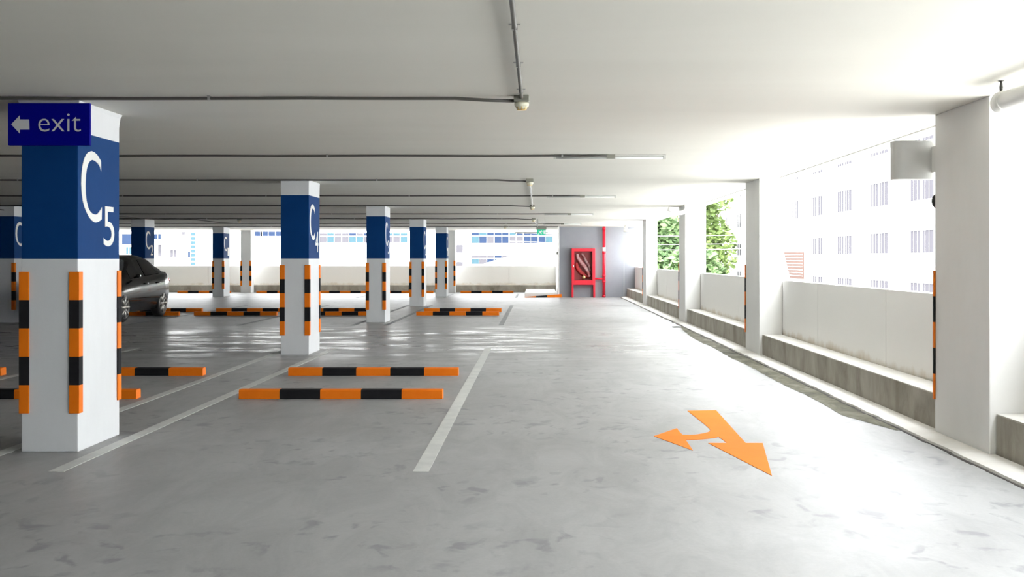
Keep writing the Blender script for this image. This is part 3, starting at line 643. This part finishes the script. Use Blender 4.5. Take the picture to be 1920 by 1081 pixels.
# ------------------------------------------------------------------ outside
GZ = -7.0
bm = bmesh.new(); box(bm, -120, 120, -60, 260, GZ-0.3, GZ); struct(obj('ground', bm, M['ground']))
def wpx(px, py, Y): return ((px-CX)*Y/F, EYE+(CY-py)*Y/F)
def window(parent, x0, x1, z0, z1, Y, mg, cols=1, rows=1, name='window'):
    e = 0.045 if Y < 105 else 0.07; x0 -= e; x1 += e; z0 -= e; z1 += e
    fw = 0.025; bm = bmesh.new(); box(bm, x0-fw, x1+fw, Y-0.06, Y-0.001, z0-fw, z0); box(bm, x0-fw, x1+fw, Y-0.06, Y-0.001, z1, z1+fw); box(bm, x0-fw, x0, Y-0.06, Y-0.001, z0, z1); box(bm, x1, x1+fw, Y-0.06, Y-0.001, z0, z1)
    for i in range(1, cols): x = x0+(x1-x0)*i/cols; box(bm, x-0.02, x+0.02, Y-0.05, Y-0.001, z0, z1)
    for i in range(1, rows): z = z0+(z1-z0)*i/rows; box(bm, x0, x1, Y-0.05, Y-0.001, z-0.04, z+0.04)
    f = obj(name, bm, M['frame'], parent)
    bm = bmesh.new(); box(bm, x0, x1, Y-0.03, Y-0.002, z0, z1); obj('pane', bm, mg, f); return f
# far white office building
YO = 100*S
ob = thing('office_building', 'white office building with long window strips beyond the far parapet', 'building')
xa = wpx(372, 0, YO)[0]; xb = wpx(1100, 0, YO)[0]
bm = bmesh.new(); box(bm, xa, xb, YO, YO+14, GZ, 12); obj('wall', bm, M['facade'], ob)
rr = random.Random(5); gl = ['win_blue', 'win_blue', 'win_teal', 'win_pale', 'win_blue']
for x in (215, 283, 352, 418, 487, 550, 615, 680, 748, 812, 880):
    for (ya, yb) in ((267, 292), (303, 362)):
        a = wpx(840+x/4.8+1, 380+yb/4.8-1, YO); b2 = wpx(840+(x+58)/4.8, 380+ya/4.8+1, YO)
        window(ob, a[0], b2[0], a[1], b2[1], YO, M[rr.choice(gl)])
for x in (215, 283, 352, 418, 487, 550, 615):
    for (ya, yb) in ((475, 497), (508, 550)):
        a = wpx(840+x/4.8+1, 380+yb/4.8-1, YO); b2 = wpx(840+(x+58)/4.8, 380+ya/4.8+1, YO)
        window(ob, a[0], b2[0], a[1], b2[1], YO, M[rr.choice(['win_pale', 'win_teal', 'win_blue'])])
for x in [575+66*k for k in range(12)]:
    for (ya, yb) in ((562, 582), (593, 645)):
        a = wpx(480+x/4.8+1, 320+yb/4.8-1, YO); b2 = wpx(480+(x+57)/4.8, 320+ya/4.8+1, YO)
        window(ob, a[0], b2[0], a[1], b2[1], YO, M[rr.choice(['win_pale', 'win_pale', 'win_teal', 'win_blue'])])
for x in (-365, 0, 55, 122, 188):
    a = wpx(480+x/4.8-1, 441, YO); b2 = wpx(480+(x+50)/4.8, 435, YO); window(ob, a[0], b2[0], a[1], b2[1], YO, M['win_blue'])
for (x0_, x1_, y0_, y1_, mm) in ((857, 867, 460, 472, 'win_pale'), (857, 867, 492, 497, 'win_pale')):
    a = wpx(x0_, y1_, YO); b2 = wpx(x1_, y0_, YO); window(ob, a[0], b2[0], a[1], b2[1], YO, M[mm])
# far left house
YH = 84*S
hb = thing('town_house', 'pale building with assorted windows seen over the dark car', 'building')
xa = wpx(120, 0, YH)[0]; xb = wpx(369, 0, YH)[0]
bm = bmesh.new(); box(bm, xa, xb, YH, YH+10, GZ, 7); obj('wall', bm, M['facade'], hb)
for (x0_, x1_, y0_, y1_, mm, c_) in ((920, 985, 38, 108, 'win_blue', 1), (950, 985, 135, 180, 'win_teal', 2), (1162, 1205, 38, 70, 'win_blue', 2), (1190, 1208, 118, 200, 'win_pale', 1), (1283, 1320, 155, 205, 'win_pale', 2), (1413, 1428, 170, 208, 'win_blue', 1), (1370, 1385, 22, 36, 'win_pale', 1)):
    a = wpx(x0_/4, 430+y1_/4, YH); b2 = wpx(x1_/4, 430+y0_/4, YH); window(hb, a[0], b2[0], a[1], b2[1], YH, M[mm], c_)
a = wpx(359, 497, YH); b2 = wpx(366, 436, YH); window(hb, a[0], b2[0], a[1], b2[1], YH, M['win_teal'], 1, 8, 'stair_window')
bm = bmesh.new()
for y in (89, 102):
    a = wpx(1110/4, 430+y/4, YH); b2 = wpx(1330/4, 430+y/4, YH); tube(bm, [(a[0], YH-0.6, a[1]), (b2[0], YH-0.6, b2[1])], 0.07, 6)
    for q in range(4):
        x = a[0]+(b2[0]-a[0])*q/3; tube(bm, [(x, YH-0.6, a[1]), (x, YH, a[1])], 0.04, 5)
obj('balcony_rail', bm, M['wire'], hb)
# access ramps
YR = 60*S
def rampwall(name, pts, label, band_px):
    t = thing(name, label, 'ramp'); P = [wpx(x, y, YR) for x, y in pts]
    bm = bmesh.new(); prism(bm, P+[(P[-1][0], GZ), (P[0][0], GZ)], (0, YR, 0), (1, 0, 0), (0, 0, 1), (0, 1, 0), 0.3); bmesh.ops.triangulate(bm, faces=bm.faces[:]); obj('side_wall', bm, M['facade'], t)
    if band_px:
        bm = bmesh.new(); d = band_px*YR/F; P2 = [wpx(x, y, YR) for x, y in band_px_pts]
        prism(bm, [(a, z-0.02) for a, z in P2]+[(a, z-d) for a, z in P2[::-1]], (0, YR-0.02, 0), (1, 0, 0), (0, 0, 1), (0, 1, 0), 0.019); bmesh.ops.triangulate(bm, faces=bm.faces[:]); obj('stained_band', bm, M['stained'], t)
    return t
band_px_pts = [(455, 449), (480, 453), (520, 463), (597, 481), (680, 501)]
rampwall('access_ramp', [(425, 456), (432, 449), (441, 444), (455, 446), (480, 450), (520, 460), (597, 478), (680, 498), (740, 512)], 'weathered concrete ramp wall sloping down to the right beyond the parapet', 16)
YR = 62*S; rampwall('access_ramp', [(850, 514), (905, 495), (961, 478), (1036, 461), (1100, 444)], 'white ramp wall rising to the right beyond the parapet beside the grey wall', None)
# right apartment block
XA = 19.0
ab = thing('apartment_block', 'white apartment block with barred windows beyond the right parapet', 'building')
bm = bmesh.new(); box(bm, XA, XA+12, 10, XA*F/344, GZ, 14); obj('wall', bm, M['facade'], ab)
def wy(px): return XA*F/(px-CX)
def win_x(y0, y1, z0, z1, mg, bars=5):
    fw = 0.08; bm = bmesh.new(); X = XA
    box(bm, X-0.05, X-0.001, y0-fw, y1+fw, z0-fw, z0); box(bm, X-0.05, X-0.001, y0-fw, y1+fw, z1, z1+fw); box(bm, X-0.04, X-0.001, y0-fw, y0, z0, z1); box(bm, X-0.04, X-0.001, y1, y1+fw, z0, z1)
    ym = (y0+y1)/2; box(bm, X-0.04, X-0.001, ym-0.15, ym+0.15, z0, z1)
    f = obj('window', bm, M['frame'], ab)
    bm = bmesh.new(); box(bm, X-0.03, X-0.002, y0, y1, z0, z1); obj('pane', bm, mg, f)
    bm = bmesh.new()
    for k in range(1, bars+1):
        y = y0+(y1-y0)*k/(bars+1); box(bm, X-0.062, X-0.055, y-0.01, y+0.01, z0, z1)
    box(bm, X-0.07, X-0.051, y0, y1, z0, z0+0.04); box(bm, X-0.07, X-0.051, y0, y1, z1-0.04, z1); obj('bars', bm, M['frame'], f)
rows_ = [(0.30, 0.37, 'win_pale'), (0.15, 0.222, 'win_pale'), (0.0125, 0.075, 'win_pale'), (-0.13, -0.062, 'win_pale')]
cols_ = [1713+(1753-1713)*0, 0]
for (pa, pb) in ((1708, 1752), (1634, 1666), (1571, 1598), (1522, 1543), (1484, 1498), (1457, 1468), (1413, 1422), (1383, 1390), (1357, 1364)):
    for (ra, rb, mm) in rows_:
        if pa == 1484 and ra < 0.1: continue
        win_x(wy(pb), wy(pa), EYE+ra*XA, EYE+rb*XA, M['win_pale'])
for py_, py2 in ((452, 478), (408, 430)):
    y0_, y1_ = wy(1357), wy(1352.5); 
# terracotta louvre panel on the block
P = [(1472, 472), (1508, 472), (1508, 523), (1484, 521)]
pl = [(wy(x), EYE+(CY-y)/(x-CX)*XA) for x, y in P]
bm = bmesh.new(); prism(bm, pl, (XA-0.12, 0, 0), (0, 1, 0), (0, 0, 1), (1, 0, 0), 0.118); lp = obj('brick_panel', bm, M['louvre'], ab); lp['label'] = 'terracotta louvred panel'
bm = bmesh.new(); za, zb_ = pl[3][1], pl[0][1]
for k in range(1, 9):
    z = za+(zb_-za)*k/9; u = (z-za)/(zb_-za); ya = pl[1][0]; yb = pl[3][0]+(pl[0][0]-pl[3][0])*u
    box(bm, XA-0.135, XA-0.121, ya, yb, z-0.02, z+0.02)
obj('slat', bm, M['frame'], ab)
# overhead wires
for y, nm_ in ((441, 'highest'), (457, 'middle'), (467, 'lowest')):
    Y = 70*S; bm = bmesh.new(); pts = []
    for k in range(13):
        u = k/12; pts.append((-2+20.9*u, Y, EYE+(CY-y)*Y/F-0.25*math.sin(u*math.pi)+0.2)); 
    tube(bm, pts, 0.018, 6); tag(obj('overhead_wire', bm, M['wire']), '%s of the pale overhead wires crossing in front of the trees' % nm_, 'wire')
# trees
def tree(x, y, h, r, label, seed, lm):
    rt = thing('leafy_tree', label, 'tree', (x, y, GZ), 'trees beyond the right parapet'); q = random.Random(seed)
    bm = bmesh.new(); tube(bm, [(0, 0, 0), (0.1, 0, h*0.35), (-0.1, 0.1, h*0.7)], [0.35, 0.28, 0.12], 10)
    for k in range(6):
        a = k*1.05; tube(bm, [(0, 0, h*(0.3+0.05*k)), (r*0.6*math.cos(a), r*0.6*math.sin(a), h*(0.5+0.06*k))], [0.14, 0.04], 6)
    obj('trunk', bm, M['bark'], rt)
    bm = bmesh.new(); cl = []
    for k in range(64):
        a, ph = q.uniform(0, 2*math.pi), q.uniform(-1, 1); rad = r*q.uniform(0.5, 0.95); cl.append((rad*math.cos(a)*math.sqrt(1-ph*ph), rad*math.sin(a)*math.sqrt(1-ph*ph), h*0.62+ph*h*0.36, r*q.uniform(0.2, 0.36)))
    for (cx_, cy_, cz_, cr) in cl:
        for k in range(150):
            d = Vector((q.gauss(0, 1), q.gauss(0, 1), q.gauss(0, 0.7))).normalized()*cr*q.uniform(0.75, 1.05)
            p = Vector((cx_, cy_, cz_))+d; s = q.uniform(0.18, 0.42); u = Vector((q.gauss(0, 1), q.gauss(0, 1), q.gauss(0, 0.4))).normalized(); v = u.cross(Vector((q.gauss(0, 1), q.gauss(0, 1), q.gauss(0, 1)))).normalized()
            bm.faces.new([bm.verts.new(p+u*s), bm.verts.new(p+v*s*0.5), bm.verts.new(p-u*s), bm.verts.new(p-v*s*0.5)])
    obj('crown', bm, M[lm], rt, recalc=False)
tree(8.9, 97, 12.5, 4.3, 'green leafy tree closest to the grey wall corner', 1, 'leaf1')
tree(13.3, 106, 17, 4.6, 'broad bright green tree behind the fourth right pillar', 2, 'leaf0')
tree(18.6, 126, 19, 5.5, 'tall bright green tree beside the white apartment block', 3, 'leaf0')
tree(11.5, 84, 8.6, 2.6, 'lower darker green tree in front of the taller trees', 4, 'leaf1')
